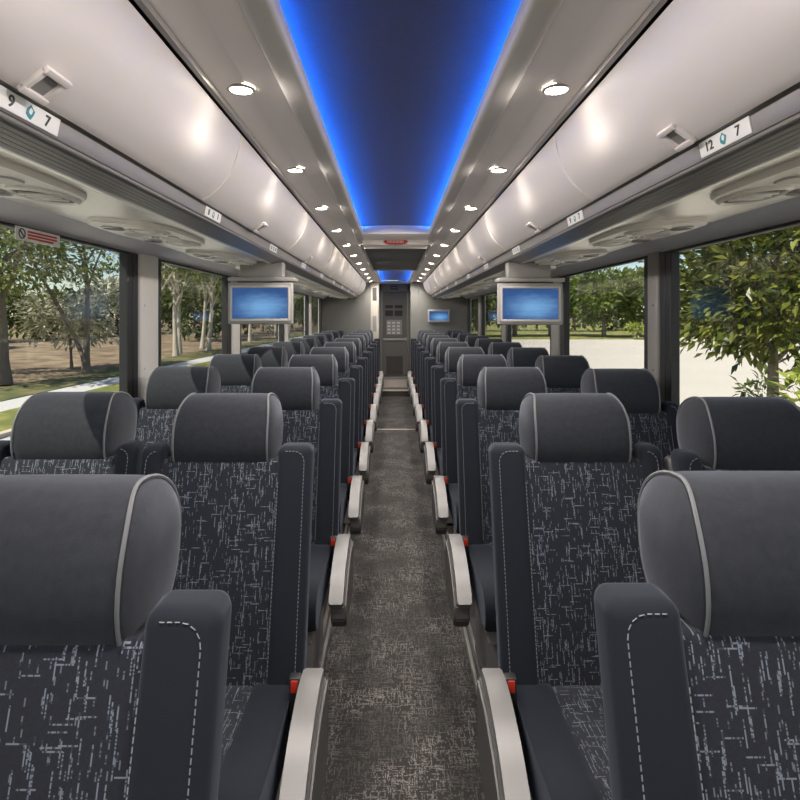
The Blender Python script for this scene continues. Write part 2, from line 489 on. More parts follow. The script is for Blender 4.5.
# ------------------------------------------------------------------ floor
struct('floor', B(CX - 1.24, CX + 1.24, YB, YE, -0.10, 0.0), M['carpet_plain'])
tag(obj('aisle_carpet', B(CX - 0.285, CX + 0.285, YB + 0.2, 9.88, 0.0, 0.008), M['carpet']),
    'dark brown-grey flecked carpet runner along the aisle', 'carpet')
for side, s in (('left', -1), ('right', 1)):
    b = bmesh.new()
    for q in (0.289, 0.315):
        x = CX + s * q
        box(b, min(x, x + s * 0.014), max(x, x + s * 0.014), YB + 0.2, 9.86, 0.0, 0.016, bev=0.002, seg=1)
    tag(obj('seat_track', b, M['silver']), 'twin metal seat tracks in the floor under the %s aisle seats' % side, 'floor track')
tag(obj('carpet_joint_strip', B(CX - 0.28, CX + 0.28, 7.0, 7.03, 0.008, 0.012, bev=0.001, seg=1), M['beige']),
    'thin pale strip across the aisle carpet', 'floor strip')
# steps up to the washroom
st = thing('washroom_step', 'two beige-edged steps at the far end of the aisle', 'steps', (CX, 10.0, 0))
obj('lower_step', B(-0.262, 0.262, -0.10, 0.35, 0.0, 0.115), M['dark'], st)
obj('nosing', B(-0.262, 0.262, -0.112, -0.07, 0.095, 0.121, bev=0.004), M['beige'], st)
obj('upper_step', B(-0.262, 0.262, 0.27, 0.35, 0.115, 0.275), M['beige'], st)
obj('nosing', B(-0.262, 0.262, 0.255, 0.35, 0.275, 0.30, bev=0.004), M['silver'], st)

# ------------------------------------------------------------------ walls, windows, roof
WX = 1.225
WINTOP, SILL = 0.288, -0.50     # relative to the eye
WINS_L = [(-1.55, 0.55), (0.80, 2.68), (2.92, 4.22), (4.46, 6.26), (6.50, 8.06), (8.30, 9.55)]
WINS_R = [(-1.55, 0.55), (0.80, 2.63), (2.77, 4.22), (4.46, 6.26), (6.50, 8.06), (8.30, 9.55)]
for side, s in (('left', -1), ('right', 1)):
    WINS = WINS_L if s < 0 else WINS_R
    b = bmesh.new()
    def wb(y0, y1, h0, h1, xa=WX, xb=WX + 0.035):
        x = sorted((CX + s * xa, CX + s * xb)); box(b, x[0], x[1], y0, y1, CAMZ + h0, CAMZ + h1)
    wb(YB, YE, -CAMZ - 0.1, SILL)
    wb(YB, YE, WINTOP, 0.80)
    e = [YB] + [v for w in WINS for v in w] + [YE]
    for i in range(0, len(e), 2): wb(e[i], e[i + 1], SILL, WINTOP)
    struct('wall_' + side, b, M['pillar'])
    # pillar covers with a softened face, each in front of a wall post
    for i in range(2, len(e) - 2, 2):
        y0, y1 = e[i], e[i + 1]
        pb = bmesh.new()
        x = sorted((CX + s * (WX - 0.035), CX + s * (WX + 0.002)))
        box(pb, x[0], x[1], y0 + 0.02, y1 - 0.01, CAMZ + SILL - 0.05, CAMZ + WINTOP + 0.01, bev=0.014, seg=3)
        g = bmesh.ops.create_cone(pb, cap_ends=True, segments=10, radius1=0.006, radius2=0.006, depth=0.006,
                                  matrix=Matrix.Translation((CX + s * (WX - 0.037), y0 + 0.06, CAMZ + 0.05)) @ Matrix.Rotation(R(90), 4, 'Y'))
        g = bmesh.ops.create_cone(pb, cap_ends=True, segments=10, radius1=0.006, radius2=0.006, depth=0.006,
                                  matrix=Matrix.Translation((CX + s * (WX - 0.037), y0 + 0.06, CAMZ - 0.25)) @ Matrix.Rotation(R(90), 4, 'Y'))
        o = struct('trim_%d' % (i // 2 + (0 if s < 0 else 10)), pb, M['pillar'] if s < 0 else M['pillar_shaded'], None, True)
    base = 0 if s < 0 else len(WINS)
    for i, (y0, y1) in enumerate(WINS):
        f = bmesh.new()
        def fb(a, c, h0, h1, d=0.006):
            x = sorted((CX + s * (WX - 0.03), CX + s * (WX + d))); box(f, x[0], x[1], a, c, CAMZ + h0, CAMZ + h1, bev=0.006, seg=2)
        far = 0.10
        fb(y0 - 0.005, y0 + 0.035, SILL, WINTOP)
        fb(y1 - far, y1 - far * 0.52, SILL, WINTOP, 0.012); fb(y1 - far * 0.48, y1 + 0.005, SILL, WINTOP, 0.010)
        fb(y0, y1, SILL, SILL + 0.04); fb(y0, y1, WINTOP - 0.012, WINTOP)
        wo = struct('window_%d' % (base + i + 1), f, M['black'])
        x = sorted((CX + s * (WX + 0.012), CX + s * (WX + 0.018)))
        obj('pane', B(x[0], x[1], y0, y1, CAMZ + SILL, CAMZ + WINTOP), M['glass'], wo)
struct('roof', B(CX - 1.32, CX + 1.32, YB, YE + 0.6, CAMZ + 0.80, CAMZ + 0.88), M['white_panel'])
# front of the coach behind the camera: dash wall below, header above, windscreen between
b = B(CX - 1.24, CX + 1.24, YB - 0.06, YB, -0.1, 0.75); box(b, CX - 1.24, CX + 1.24, YB - 0.06, YB, CAMZ + 0.62, CAMZ + 0.80)
struct('wall_front', b, M['grey'])
wf = struct('window_13', B(CX - 0.02, CX + 0.02, YB - 0.05, YB - 0.01, 0.75, CAMZ + 0.62), M['black'])
obj('pane', B(CX - 1.22, CX + 1.22, YB - 0.035, YB - 0.03, 0.75, CAMZ + 0.62), M['glass'], wf)

# ------------------------------------------------------------------ ceiling
PANELS = [(YB, 4.05, 'navy'), (7.35, 10.25, 'navy')]
cb = bmesh.new()
for s in (-1, 1):
    # shoulder panel carrying the downlights, outboard of the central rim
    sweep(thick([(0.300, 0.582), (0.38, 0.580), (0.455, 0.568)], 0.02), s, YB, YE - 0.1, bm=cb)
struct('ceiling', cb, M['white_panel'])
rb = bmesh.new()
for s in (-1, 1):
    sweep(smoothline([(0.232, 0.604), (0.234, 0.584), (0.240, 0.575), (0.252, 0.572), (0.292, 0.573), (0.298, 0.580)], 3) + [(0.325, 0.60), (0.325, 0.67), (0.315, 0.67), (0.312, 0.600), (0.240, 0.598), (0.237, 0.605)], s, YB, YE - 0.1, bm=rb)
xb_ = bmesh.new()
for y0, y1, h0 in ((4.05, 4.42, 0.574), (4.40, 4.66, 0.540), (7.25, 7.35, 0.574)):
    box(xb_, CX - 0.25, CX + 0.25, y0, y1, CAMZ + h0, CAMZ + 0.68, bev=0.006)
struct('trim_23', xb_, M['white_panel'], None, True)
box(rb, CX - 0.25, CX + 0.25, 10.2, 10.5, CAMZ + 0.574, CAMZ + 0.62)
struct('trim_20', rb, M['rim'], None, True)
sb = bmesh.new()
for s in (-1, 1):
    sweep([(0.456, 0.566), (0.459, 0.558), (0.470, 0.556), (0.473, 0.562), (0.473, 0.585), (0.456, 0.585)], s, YB, 9.79, bm=sb)
struct('trim_21', sb, M['silver'], None, True)
db = bmesh.new()
for s in (-1, 1): sweep([(0.470, 0.580), (0.51, 0.575), (0.51, 0.60), (0.470, 0.60)], s, YB, 9.79, bm=db)
struct('trim_22', db, M['black'])
for k, (y0, y1, _) in enumerate(PANELS):
    bm = bmesh.new(); n = 16
    rows = []
    segs = [y0, 3.02, 3.03, y1] if k == 0 else [y0, y1]
    for y in segs:
        rows.append([bm.verts.new((CX - 0.300 + 0.600 * i / n, y, CAMZ + 0.625 + 0.008 * math.sin(math.pi * i / n) + (0.003 if y == 3.03 or y == 3.02 else 0))) for i in range(n + 1)])
    for a, c in zip(rows, rows[1:]):
        for i in range(n): bm.faces.new((a[i], a[i + 1], c[i + 1], c[i]))
    r = bmesh.ops.extrude_face_region(bm, geom=list(bm.faces))
    for v in r['geom']:
        if isinstance(v, bmesh.types.BMVert): v.co.z += 0.012
    o = obj('ceiling_panel', bm, M['navy_ceiling'], None, True)
    tag(o, ('long navy cloth ceiling panel washed by blue light, over the near aisle', 'short blue-lit navy ceiling panel over the far end of the aisle')[k], 'ceiling panel')
    for s in (-1, 1):
        x = sorted((CX + s * 0.262, CX + s * 0.272))
        lo = obj('led_strip', B(x[0], x[1], y0 + 0.02, y1 - 0.03, CAMZ + 0.598, CAMZ + 0.604), M['led'])
        tag(lo, 'blue LED strip along the %s edge of the %s navy ceiling panel' % ('left' if s < 0 else 'right', ('near', 'far')[k]), 'light strip')
h = thing('roof_hatch', 'dark grey square ceiling hatch between the two blue-lit panels', 'hatch', (CX, 5.95, CAMZ + 0.57))
obj('hatch_panel', B(-0.268, 0.268, -1.24, 1.24, 0.0, 0.02, bev=0.006), M['hatch'], h)
f = bmesh.new()
for a in (-0.285, 0.262): box(f, a, a + 0.023, -1.28, 1.28, -0.006, 0.02, bev=0.004)
for a in (-1.28, 1.25): box(f, -0.285, 0.285, a, a + 0.03, -0.006, 0.02, bev=0.004)
obj('hatch_frame', f, M['grey'], h)
# oval red badge on the cross bar
bd = thing('oval_badge', 'red oval badge with white lettering on the ceiling cross bar', 'sign', (CX, 4.392, CAMZ + 0.563), 0)
def oval(rx, rz, y0, y1, n=32):
    bm = bmesh.new()
    A = [bm.verts.new((rx * math.cos(2 * math.pi * i / n), y0, rz * math.sin(2 * math.pi * i / n))) for i in range(n)]
    C = [bm.verts.new((rx * math.cos(2 * math.pi * i / n), y1, rz * math.sin(2 * math.pi * i / n))) for i in range(n)]
    for i in range(n): bm.faces.new((A[i], A[(i + 1) % n], C[(i + 1) % n], C[i]))
    bm.faces.new(A); bm.faces.new(C[::-1]); return bm
obj('badge_rim', oval(0.094, 0.028, 0.0, 0.012), M['silver'], bd, True)
obj('badge_face', oval(0.088, 0.0235, -0.003, 0.004), M['redink'], bd, True)
lt = bmesh.new()
for i in range(6):
    x = -0.060 + i * 0.021
    tube(lt, [(x, -0.006, -0.010), (x + 0.002, -0.006, 0.010), (x + 0.010, -0.006, 0.011), (x + 0.012, -0.006, -0.008)], 0.0025, 5)
obj('badge_lettering', lt, M['plate'], bd)

# downlights
proto = None
LS = []
for side, s in (('left', -1), ('right', 1)):
    for k in range(-3, 11):
        y = 1.47 + 0.81 * k
        loc = (CX + s * 0.400, y, CAMZ + 0.5745)
        vis = k >= 0
        if not vis:
            LS.append((loc, None)); continue
        lab = 'round recessed downlight in the %s ceiling shoulder, %s from the camera' % (side, ORD[k])
        if proto is None:
            proto = thing('downlight', lab, 'ceiling light', loc, group='recessed downlights')
            rbm = bmesh.new()
            tube(rbm, [(0.031 * math.cos(a), 0.031 * math.sin(a), -0.001) for a in [2 * math.pi * i / 28 for i in range(28)]], 0.0045, 6, closed=True)
            obj('bezel', rbm, M['silver'], proto, True)
            lb = bmesh.new()
            bmesh.ops.create_cone(lb, cap_ends=True, segments=28, radius1=0.027, radius2=0.029, depth=0.006)
            obj('lens', lb, M['lamp'], proto)
            r = proto
        else: r = dup(proto, loc, lab)
        LS.append((loc, r))
for loc, r in LS:
    L = bpy.data.lights.new('downlight_bulb', 'SPOT'); L.energy = 43.0; L.color = (1.0, 0.92, 0.84)
    L.spot_size = R(165); L.spot_blend = 1.0; L.shadow_soft_size = 0.04
    lo = bpy.data.objects.new('bulb', L); COL.objects.link(lo)
    lo.rotation_euler = (0, (R(27) if loc[0] > 0 else R(-27)), 0)      # aimed across the aisle
    if r: lo.parent = r; lo.location = (0, 0, -0.012)
    else: lo.location = (loc[0], loc[1], loc[2] - 0.012)

# ------------------------------------------------------------------ overhead bins
DOORP = smoothline([(0.480, 0.556), (0.485, 0.525), (0.495, 0.485), (0.514, 0.440), (0.545, 0.398), (0.584, 0.366), (0.604, 0.356)], 4)
def doorpt(t):
    i = min(int(t * (len(DOORP) - 1)), len(DOORP) - 2); q = t * (len(DOORP) - 1) - i
    return Vector(DOORP[i]).lerp(Vector(DOORP[i + 1]), q)
BINP = 1.37
for side, s in (('left', -1), ('right', 1)):
    ys = [1.785 + BINP * k for k in range(-1, 6)]
    cnt = 0
    for k, y0 in enumerate(ys):
        y1 = min(y0 + BINP, 9.79)
        lab = 'white curved overhead luggage bin above the %s seats, %s from the camera' % (side, ORD[cnt])
        cnt += 1
        t = thing('overhead_bin', lab, 'luggage bin', (CX + s * 0.62, y0, CAMZ + 0.36), group='overhead luggage bins')
        inv = Matrix.Translation((-(CX + s * 0.62), -y0, -(CAMZ + 0.36)))
        d = sweep(thick(DOORP, 0.012), s, y0 + 0.004, y1 - 0.004)
        d.transform(inv); dob = obj('door', d, M['bin'], t, True)
        c = sweep([(0.51, 0.575), (0.53, 0.45), (0.62, 0.375), (1.15, 0.375), (1.20, 0.60), (0.51, 0.62)], s, y0 + 0.002, y1 - 0.002)
        c.transform(inv); obj('bin_body', c, M['grey'], t)
        # raised seam moulding at the far edge of the door
        if y1 < 9.7:
            m = bmesh.new(); tube(m, [(CX + s * (X - 0.001), y1 - 0.010, CAMZ + H) for X, H in DOORP[1:-1]], 0.0035, 6)
            m.transform(inv); obj('edge_moulding', m, M['white_panel'], dob, True)
        # latch: square recess with a sloping paddle near the lower edge
        yc = {('left', 0): 0.93, ('right', 0): 1.20}.get((side, k), y0 + BINP / 2 - 0.04)
        if yc < 9.7:
            a, c2 = doorpt(0.70), doorpt(0.93)
            u = Vector((0, 1, 0)); v = (Vector((s * (a.x - c2.x), 0, a.y - c2.y))).normalized(); n = u.cross(v)
            if n.x * s > 0: n = -n
            org = Vector((CX + s * (a.x + c2.x) / 2, yc, CAMZ + (a.y + c2.y) / 2)) + n * 0.004
            mat4 = Matrix((( u.x, v.x, n.x, org.x), (u.y, v.y, n.y, org.y), (u.z, v.z, n.z, org.z), (0, 0, 0, 1)))
            fb = bmesh.new(); w, hh = 0.026, 0.024
            for q in (-1, 1):
                box(fb, q * w - 0.006, q * w + 0.006, -hh, hh, -0.012, 0.006, bev=0.002, seg=2)
                box(fb, -w - 0.006, w + 0.006, q * hh - 0.006, q * hh + 0.006, -0.002, 0.009, bev=0.002, seg=2)
            fb.transform(inv @ mat4); la = obj('latch', fb, M['bin'], t, True)
            pb = B(-w + 0.006, w - 0.006, -hh + 0.005, hh - 0.010, -0.012, 0.0015, bev=0.0015, seg=1); pb.transform(inv @ mat4)
            obj('latch_paddle', pb, M['grey'], la, True)

# continuous rail below the bin doors
for side, s in (('left', -1), ('right', 1)):
    r = thing('bin_rail', 'long grey metal rail along the lower edge of the %s overhead bins' % side, 'rail', (CX + s * 0.65, 0, CAMZ + 0.31))
    inv = Matrix.Translation((-(CX + s * 0.65), 0, -(CAMZ + 0.31)))
    a = sweep([(0.602, 0.362), (0.604, 0.357), (0.612, 0.357), (0.617, 0.353), (0.6225, 0.325), (0.6215, 0.320), (0.627, 0.3155), (0.636, 0.3145), (0.642, 0.320), (0.665, 0.37)], s, YB, 9.79)
    a.transform(inv); obj('rail_face', a, M['rail'], r, True)
    a = bmesh.new(); tube(a, [(CX + s * 0.6265, YB, CAMZ + 0.3150), (CX + s * 0.6265, 9.79, CAMZ + 0.3150)], 0.0040, 8)
    a.transform(inv); obj('rail_bead', a, M['silver'], r, True)
    P = [(0.642, 0.318)]
    for k in range(5):
        x = 0.648 + k * 0.0115; h = 0.3155 - (x - 0.642) * 0.27
        P += [(x, h), (x + 0.0098, h - 0.0026), (x + 0.0104, h - 0.0012), (x + 0.0114, h - 0.0016)]
    P += [(0.706, 0.300), (0.710, 0.31), (0.66, 0.345)]
    a = sweep(P, s, YB, 9.79); a.transform(inv); obj('rail_underside', a, M['rail_dark'], r)
    a = sweep([(0.7065, 0.300), (0.714, 0.297), (0.735, 0.3005), (0.741, 0.307), (0.735, 0.32), (0.712, 0.315)], s, YB, 9.79)
    a.transform(inv); obj('rail_lip', a, M['under'], r, True)
    # ribbed panel under the bins and the grey strip over the windows
    P = []
    n = 26
    for k in range(n):
        x = 0.742 + k * (1.125 - 0.742) / n; h = 0.308 + 0.028 * (k / n); w = (1.125 - 0.742) / n
        P += [(x, h), (x + w * 0.8, h + 0.0005), (x + w * 0.82, h + 0.0035), (x + w * 0.98, h + 0.0035)]
    P += [(1.125, 0.337), (1.125, 0.352), (0.742, 0.352)]
    struct('trim_%d' % (30 if s < 0 else 31), sweep(P, s, YB, 9.79), M['under'])
    struct('trim_%d' % (32 if s < 0 else 33), sweep(smoothline([(1.122, 0.338), (1.135, 0.331), (1.18, 0.306), (1.215, 0.286), (1.226, 0.284)], 3) + [(1.24, 0.30), (1.24, 0.36), (1.122, 0.36)], s, YB, 9.79), M['upper_wall'], None, True)

# seat-number plates on the rails
DG = None
def textmesh(txt, size, name):
    c = bpy.data.curves.new(name, 'FONT'); c.body = txt; c.size = size; c.align_x = 'CENTER'; c.align_y = 'CENTER'; c.extrude = 0.0004
    c.offset = 0.0006
    o = bpy.data.objects.new(name, c); COL.objects.link(o)
    bpy.context.view_layer.update()
    dg = bpy.context.evaluated_depsgraph_get()
    me = bpy.data.meshes.new_from_object(o.evaluated_get(dg))
    bpy.data.objects.remove(o)
    return me
def tomesh(me, mt, name, parent):
    me.transform(mt); me.materials.clear()
    return link(name, me, M['ink'], parent)
PL = {'left': [(0.965, '9', '7'), (1.945, '8', '1')], 'right': [(1.11, '12', '7'), (2.02, '9', '7')]}
for side, s in (('left', -1), ('right', 1)):
    for k in range(9):
        if k < 2: yc, ta, tb = PL[side][k]
        else: yc, ta, tb = (PL[side][1][0] + 0.975 * (k - 1)), None, None
        X, H = 0.6190, 0.3395
        u = Vector((0, -s, 0)); v = Vector((-s * 0.19, 0, 0.982)); n = u.cross(v)
        org = Vector((CX + s * X, yc, CAMZ + H))
        lab = {('left', 0): 'white seat-number plate marked 9 on the left bin rail, cut by the frame edge',
               ('right', 0): 'white seat-number plate marked 12 on the right bin rail'}.get((side, k),
               'small white seat-number plate on the %s bin rail, %s from the camera' % (side, ORD[k]))
        t = thing('seat_number_plate', lab, 'number plate', org, group='seat-number plates')
        t.rotation_euler = Matrix((( u.x, v.x, n.x), (u.y, v.y, n.y), (u.z, v.z, n.z))).to_euler()
        w = 0.084
        obj('plate', B(-w, w, -0.0155, 0.0155, -0.001, 0.0015, bev=0.0006, seg=1), M['plate'], t)
        dm = bmesh.new()
        A = [(0, 0.012), (0.006, 0.007), (0.012, 0.004), (0.009, -0.004), (0.004, -0.012), (-0.003, -0.010), (-0.010, -0.005), (-0.009, 0.004)]
        vs = [dm.verts.new((x, y, 0.0016)) for x, y in A]; dm.faces.new(vs)
        r_ = bmesh.ops.extrude_face_region(dm, geom=list(dm.faces))
        for q in r_['geom']:
            if isinstance(q, bmesh.types.BMVert): q.co.z += 0.0005
        em = obj('arrow_mark', dm, M['teal'], t)
        dm = bmesh.new()
        vs = [dm.verts.new((x * 0.45 + 0.001, y * 0.5 + 0.002, 0.0022)) for x, y in A]; dm.faces.new(vs)
        obj('arrow_centre', dm, M['plate'], em)
        if ta:
            tomesh(textmesh(ta, 0.030, 'glyph'), Matrix.Translation((-0.048, 0.0, 0.0020)) @ Matrix.Diagonal((1.0, 0.86, 1, 1)), 'number', t)
            tomesh(textmesh(tb, 0.030, 'glyph'), Matrix.Translation((0.048, 0.0, 0.0020)) @ Matrix.Diagonal((1.0, 0.86, 1, 1)), 'number', t)
        else:
            for q in (-0.048, 0.048):
                obj('number', B(q - 0.006, q + 0.006, -0.009, 0.009, 0.0014, 0.002), M['ink'], t)

# reading-light and air-vent units under the bins
def ovalring(bm, cx, cy, rx, ry, r, z, n=28, p=0.75):
    pts = []
    for i in range(n):
        a = 2 * math.pi * i / n; c, q = math.cos(a), math.sin(a)
        pts.append((cx + rx * math.copysign(abs(c) ** p, c), cy + ry * math.copysign(abs(q) ** p, q), z))
    tube(bm, pts, r, 6, closed=True)
def ovaldisc(bm, cx, cy, rx, ry, z0, z1, n=28, p=0.75):
    A, C = [], []
    for i in range(n):
        a = 2 * math.pi * i / n; c, q = math.cos(a), math.sin(a)
        x = cx + rx * math.copysign(abs(c) ** p, c); y = cy + ry * math.copysign(abs(q) ** p, q)
        A.append(bm.verts.new((x, y, z0))); C.append(bm.verts.new((x, y, z1)))
    for i in range(n): bm.faces.new((A[i], A[(i + 1) % n], C[(i + 1) % n], C[i]))
    bm.faces.new(A); bm.faces.new(C[::-1])
proto = {}
for side, s in (('left', -1), ('right', 1)):
    for k in range(10):
        y = 1.27 + 0.93 * k
        if y > 9.7: continue
        slope = -math.atan2(0.028, 0.383) * s
        loc = (CX + s * 0.93, y, CAMZ + 0.3195)
        lab = 'ivory reading-light and air-vent unit under the %s bins, %s from the camera' % (side, ORD[k])
        if side in proto:
            dup(proto[side], loc, lab); continue
        t = thing('service_unit', lab, 'reading light unit', loc, group='reading-light and vent units')
        t.rotation_euler = (0, slope, 0)
        proto[side] = t
        hb = bmesh.new(); ovaldisc(hb, 0, 0, 0.150, 0.29, -0.014, 0.002, 40, 0.6)
        bmesh.ops.bevel(hb, geom=[e for e in hb.edges if abs(e.verts[0].co.z - e.verts[1].co.z) < 1e-5 and e.verts[0].co.z < -0.01], offset=0.006, segments=2, affect='EDGES')
        obj('housing', hb, M['psu'], t, True)
        for cy in (-0.165, 0.165):
            vb = bmesh.new(); ovaldisc(vb, s * -0.055, cy, 0.055, 0.085, -0.018, -0.010, 28, 0.8); vo = obj('vent', vb, M['dark'], t, True)
            rb2 = bmesh.new(); ovalring(rb2, s * -0.055, cy, 0.060, 0.092, 0.008, -0.016, 28, 0.8); obj('vent_ring', rb2, M['psu'], vo, True)
            nb = bmesh.new()
            for dd in (-0.03, 0.0, 0.03): box(nb, s * -0.055 - 0.045, s * -0.055 + 0.045, cy + dd - 0.004, cy + dd + 0.004, -0.024, -0.016, bev=0.002, seg=1)
            obj('vent_louvre', nb, M['psu'], vo, True)
            rl = bmesh.new(); ovaldisc(rl, s * 0.065, cy, 0.034, 0.034, -0.020, -0.010, 24, 1.0); ro = obj('reading_light', rl, M['dark'], t, True)
            r3 = bmesh.new(); ovalring(r3, s * 0.065, cy, 0.036, 0.036, 0.005, -0.016, 24, 1.0); obj('light_ring', r3, M['silver'], ro, True)
        sp = bmesh.new(); ovaldisc(sp, 0, 0, 0.10, 0.038, -0.019, -0.010, 28, 0.5); obj('speaker_grille', sp, M['rim'], t, True)
        bb = bmesh.new()
        for q in (-0.02, 0.0, 0.02): box(bb, s * -0.02 + q - 0.006, s * -0.02 + q + 0.006, -0.012, 0.012, -0.024, -0.018, bev=0.002, seg=1)
        obj('button_row', bb, M['plate'], t, True)

# ------------------------------------------------------------------ monitors
def monitor(loc, w, hgt, mount, label):
    t = thing('drop_down_monitor', label, 'monitor', loc)
    b = bmesh.new()
    box(b, -w / 2, w / 2, -0.022, 0.022, -hgt, 0.0, bev=0.008, seg=3)
    obj('case', b, M['bezel'], t, True)
    f = bmesh.new(); e = 0.018
    for a in (-1, 1):
        box(f, a * (w / 2 - e) - 0.006, a * (w / 2 - e) + 0.006, -0.027, -0.018, -hgt + 0.022, -0.022, bev=0.002, seg=1)
    box(f, -w / 2 + e, w / 2 - e, -0.027, -0.018, -0.030, -0.018, bev=0.002, seg=1)
    box(f, -w / 2 + e, w / 2 - e, -0.027, -0.018, -hgt + 0.018, -hgt + 0.030, bev=0.002, seg=1)
    obj('screen_frame', f, M['rim'], t, True)
    obj('screen', B(-w / 2 + 0.027, w / 2 - 0.027, -0.0245, -0.018, -hgt + 0.032, -0.032), M['screen'], t)
    if mount:
        m = bmesh.new()
        box(m, -w / 2, w / 2 + 0.012, -0.026, 0.10, 0.006, 0.030, bev=0.006, seg=2)
        box(m, -w / 2 + 0.06, w / 2 - 0.06, 0.0, 0.09, 0.03, mount, bev=0.008, seg=2)
        obj('mount', m, M['bezel'], t, True)
        obj('hinge', B(-w / 2 + 0.05, w / 2 - 0.05, -0.012, 0.012, -0.004, 0.010, bev=0.003), M['dark'], t, True)
    return t
monitor((-0.757, 3.30, CAMZ + 0.190), 0.365, 0.236, 0.118, 'grey-framed monitor with blue screen hanging over the left seats')
monitor((0.772, 3.30, CAMZ + 0.186), 0.365, 0.236, 0.122, 'grey-framed monitor with blue screen hanging over the right seats')
monitor((0.750, 9.72, CAMZ + 0.110), 0.37, 0.22, None, 'small far monitor with blue screen on the right rear bulkhead')

# ------------------------------------------------------------------ rear of the coach
b = B(CX - 1.24, CX - 0.41, 9.80, 9.88, 0.0, CAMZ + 0.62); box(b, CX + 0.41, CX + 1.24, 9.80, 9.88, 0.0, CAMZ + 0.62)
box(b, CX + 0.27, CX + 0.41, 9.84, 10.5, 0.0, CAMZ + 0.60)
struct('wall_rear', b, M['bulkhead'])
b = B(CX - 0.41, CX - 0.27, 9.82, 10.5, 0.0, CAMZ + 0.56, bev=0.01)
struct('trim_40', b, M['beige'])
rc = thing('wall_recess', 'narrow dark cabinet recess high in the beige rear pillar', 'recess', (CX - 0.34, 9.818, CAMZ + 0.36))
obj('recess_panel', B(-0.035, 0.035, -0.006, 0.004, -0.10, 0.12, bev=0.004), M['dark'], rc)
obj('switch_panel', B(-0.03, 0.03, -0.008, 0.004, -0.62, -0.36, bev=0.004), M['grey'], rc)
# door frame and washroom door
f = bmesh.new()
for s in (-1, 1): box(f, CX + s * 0.245 - 0.026, CX + s * 0.245 + 0.026, 10.36, 10.46, 0.28, CAMZ + 0.575, bev=0.01)
box(f, CX - 0.27, CX + 0.27, 10.36, 10.46, CAMZ + 0.435, CAMZ + 0.575, bev=0.01)
struct('trim_41', f, M['bulkhead'], None, True)
d = B(CX - 0.222, CX + 0.222, 10.42, 10.46, 0.305, CAMZ + 0.437)
do = struct('door_1', d, M['door'])
g = bmesh.new()
for x in (-0.115, 0.055):
    for z in (0.14, 0.0): box(g, CX + x - 0.055, CX + x + 0.085, 10.41, 10.425, CAMZ + z, CAMZ + z + (0.055 if z else 0.10), bev=0.003, seg=1)
obj('door_vent', g, M['black'], do)
g = B(CX - 0.15, CX + 0.13, 10.412, 10.425, CAMZ - 0.34, CAMZ - 0.07, bev=0.003, seg=1)
nt_ = obj('notice_board', g, M['grey'], do)
g = bmesh.new()
for i in range(3):
    for j in range(4): box(g, CX - 0.13 + i * 0.085, CX - 0.075 + i * 0.085, 10.405, 10.413, CAMZ - 0.14 - j * 0.06, CAMZ - 0.105 - j * 0.06)
obj('notice_sheet', g, M['rim'], nt_)
obj('push_bar', B(CX - 0.21, CX + 0.21, 10.395, 10.425, CAMZ - 0.44, CAMZ - 0.40, bev=0.008), M['silver'], do)
obj('kick_panel', B(CX - 0.15, CX + 0.15, 10.412, 10.425, 0.33, 0.66, bev=0.003, seg=1), M['dark'], do)
obj('door_handle', B(CX + 0.19, CX + 0.215, 10.37, 10.425, CAMZ - 0.45, CAMZ - 0.39, bev=0.006), M['silver'], do)
struct('wall_washroom', B(CX - 0.42, CX + 0.42, 10.46, 10.55, 0.0, CAMZ + 0.62), M['door'])
sg = thing('lit_sign', 'small black sign box above the rear washroom door', 'sign', (CX - 0.01, 10.352, CAMZ + 0.505))
obj('sign_case', B(-0.065, 0.065, -0.012, 0.008, -0.035, 0.035, bev=0.004), M['black'], sg)
g = bmesh.new()
for i in range(4): box(g, -0.045 + i * 0.024, -0.030 + i * 0.024, -0.015, -0.011, -0.012, 0.012)
obj('sign_lettering', g, M['grey'], sg)

# sticker at the top of the near left window
sk = thing('warning_sticker', 'white warning sticker with red lines at the top of the near left window', 'sticker', (CX - WX + 0.001 + 0.03, 1.93, CAMZ + 0.262))
sk.rotation_euler = (0, 0, 0)
obj('sticker_sheet', B(-0.0015, 0.0015, -0.12, 0.12, -0.021, 0.021), M['plate'], sk)
g = bmesh.new()
tube(g, [(0.002, -0.09 + 0.015 * math.cos(a), 0.015 * math.sin(a)) for a in [2 * math.pi * i / 20 for i in range(20)]], 0.002, 5, closed=True)
tube(g, [(0.002, -0.10, 0.010), (0.002, -0.08, -0.010)], 0.002, 5)
obj('ban_symbol', g, M['ink'], sk)
g = bmesh.new()
for z in (0.010, 0.0, -0.010): box(g, 0.001, 0.0025, -0.06, 0.10 - 0.02 * (z < 0), z - 0.003, z + 0.003)
obj('red_lines', g, M['redink'], sk)

# ------------------------------------------------------------------ outside
GZ = -1.2
struct('ground', B(-260, 260, -80, 420, GZ - 0.4, GZ - 0.05), M['dirt'])
struct('ground_parking_lot', B(-8.3, 75, -60, 64, GZ - 0.05, GZ), M['asphalt'])
struct('ground_road', B(-8.3, -1.6, -59, 63.5, GZ, GZ + 0.006), M['road'])
struct('ground_verge', B(-10.4, -8.45, -60, 200, GZ - 0.05, GZ + 0.05), M['grass'])
struct('ground_kerb', B(-8.46, -8.25, -60, 64, GZ - 0.05, GZ + 0.10, bev=0.02), M['kerb'])
struct('ground_path', B(-11.7, -10.4, -60, 200, GZ - 0.05, GZ + 0.03), M['path'])
struct('ground_lawn', B(4, 240, 64, 300, GZ - 0.05, GZ + 0.06), M['grass'])
struct('ground_lawn_left', B(-13.9, -11.7, -60, 200, GZ - 0.05, GZ + 0.05), M['shade_grass'])

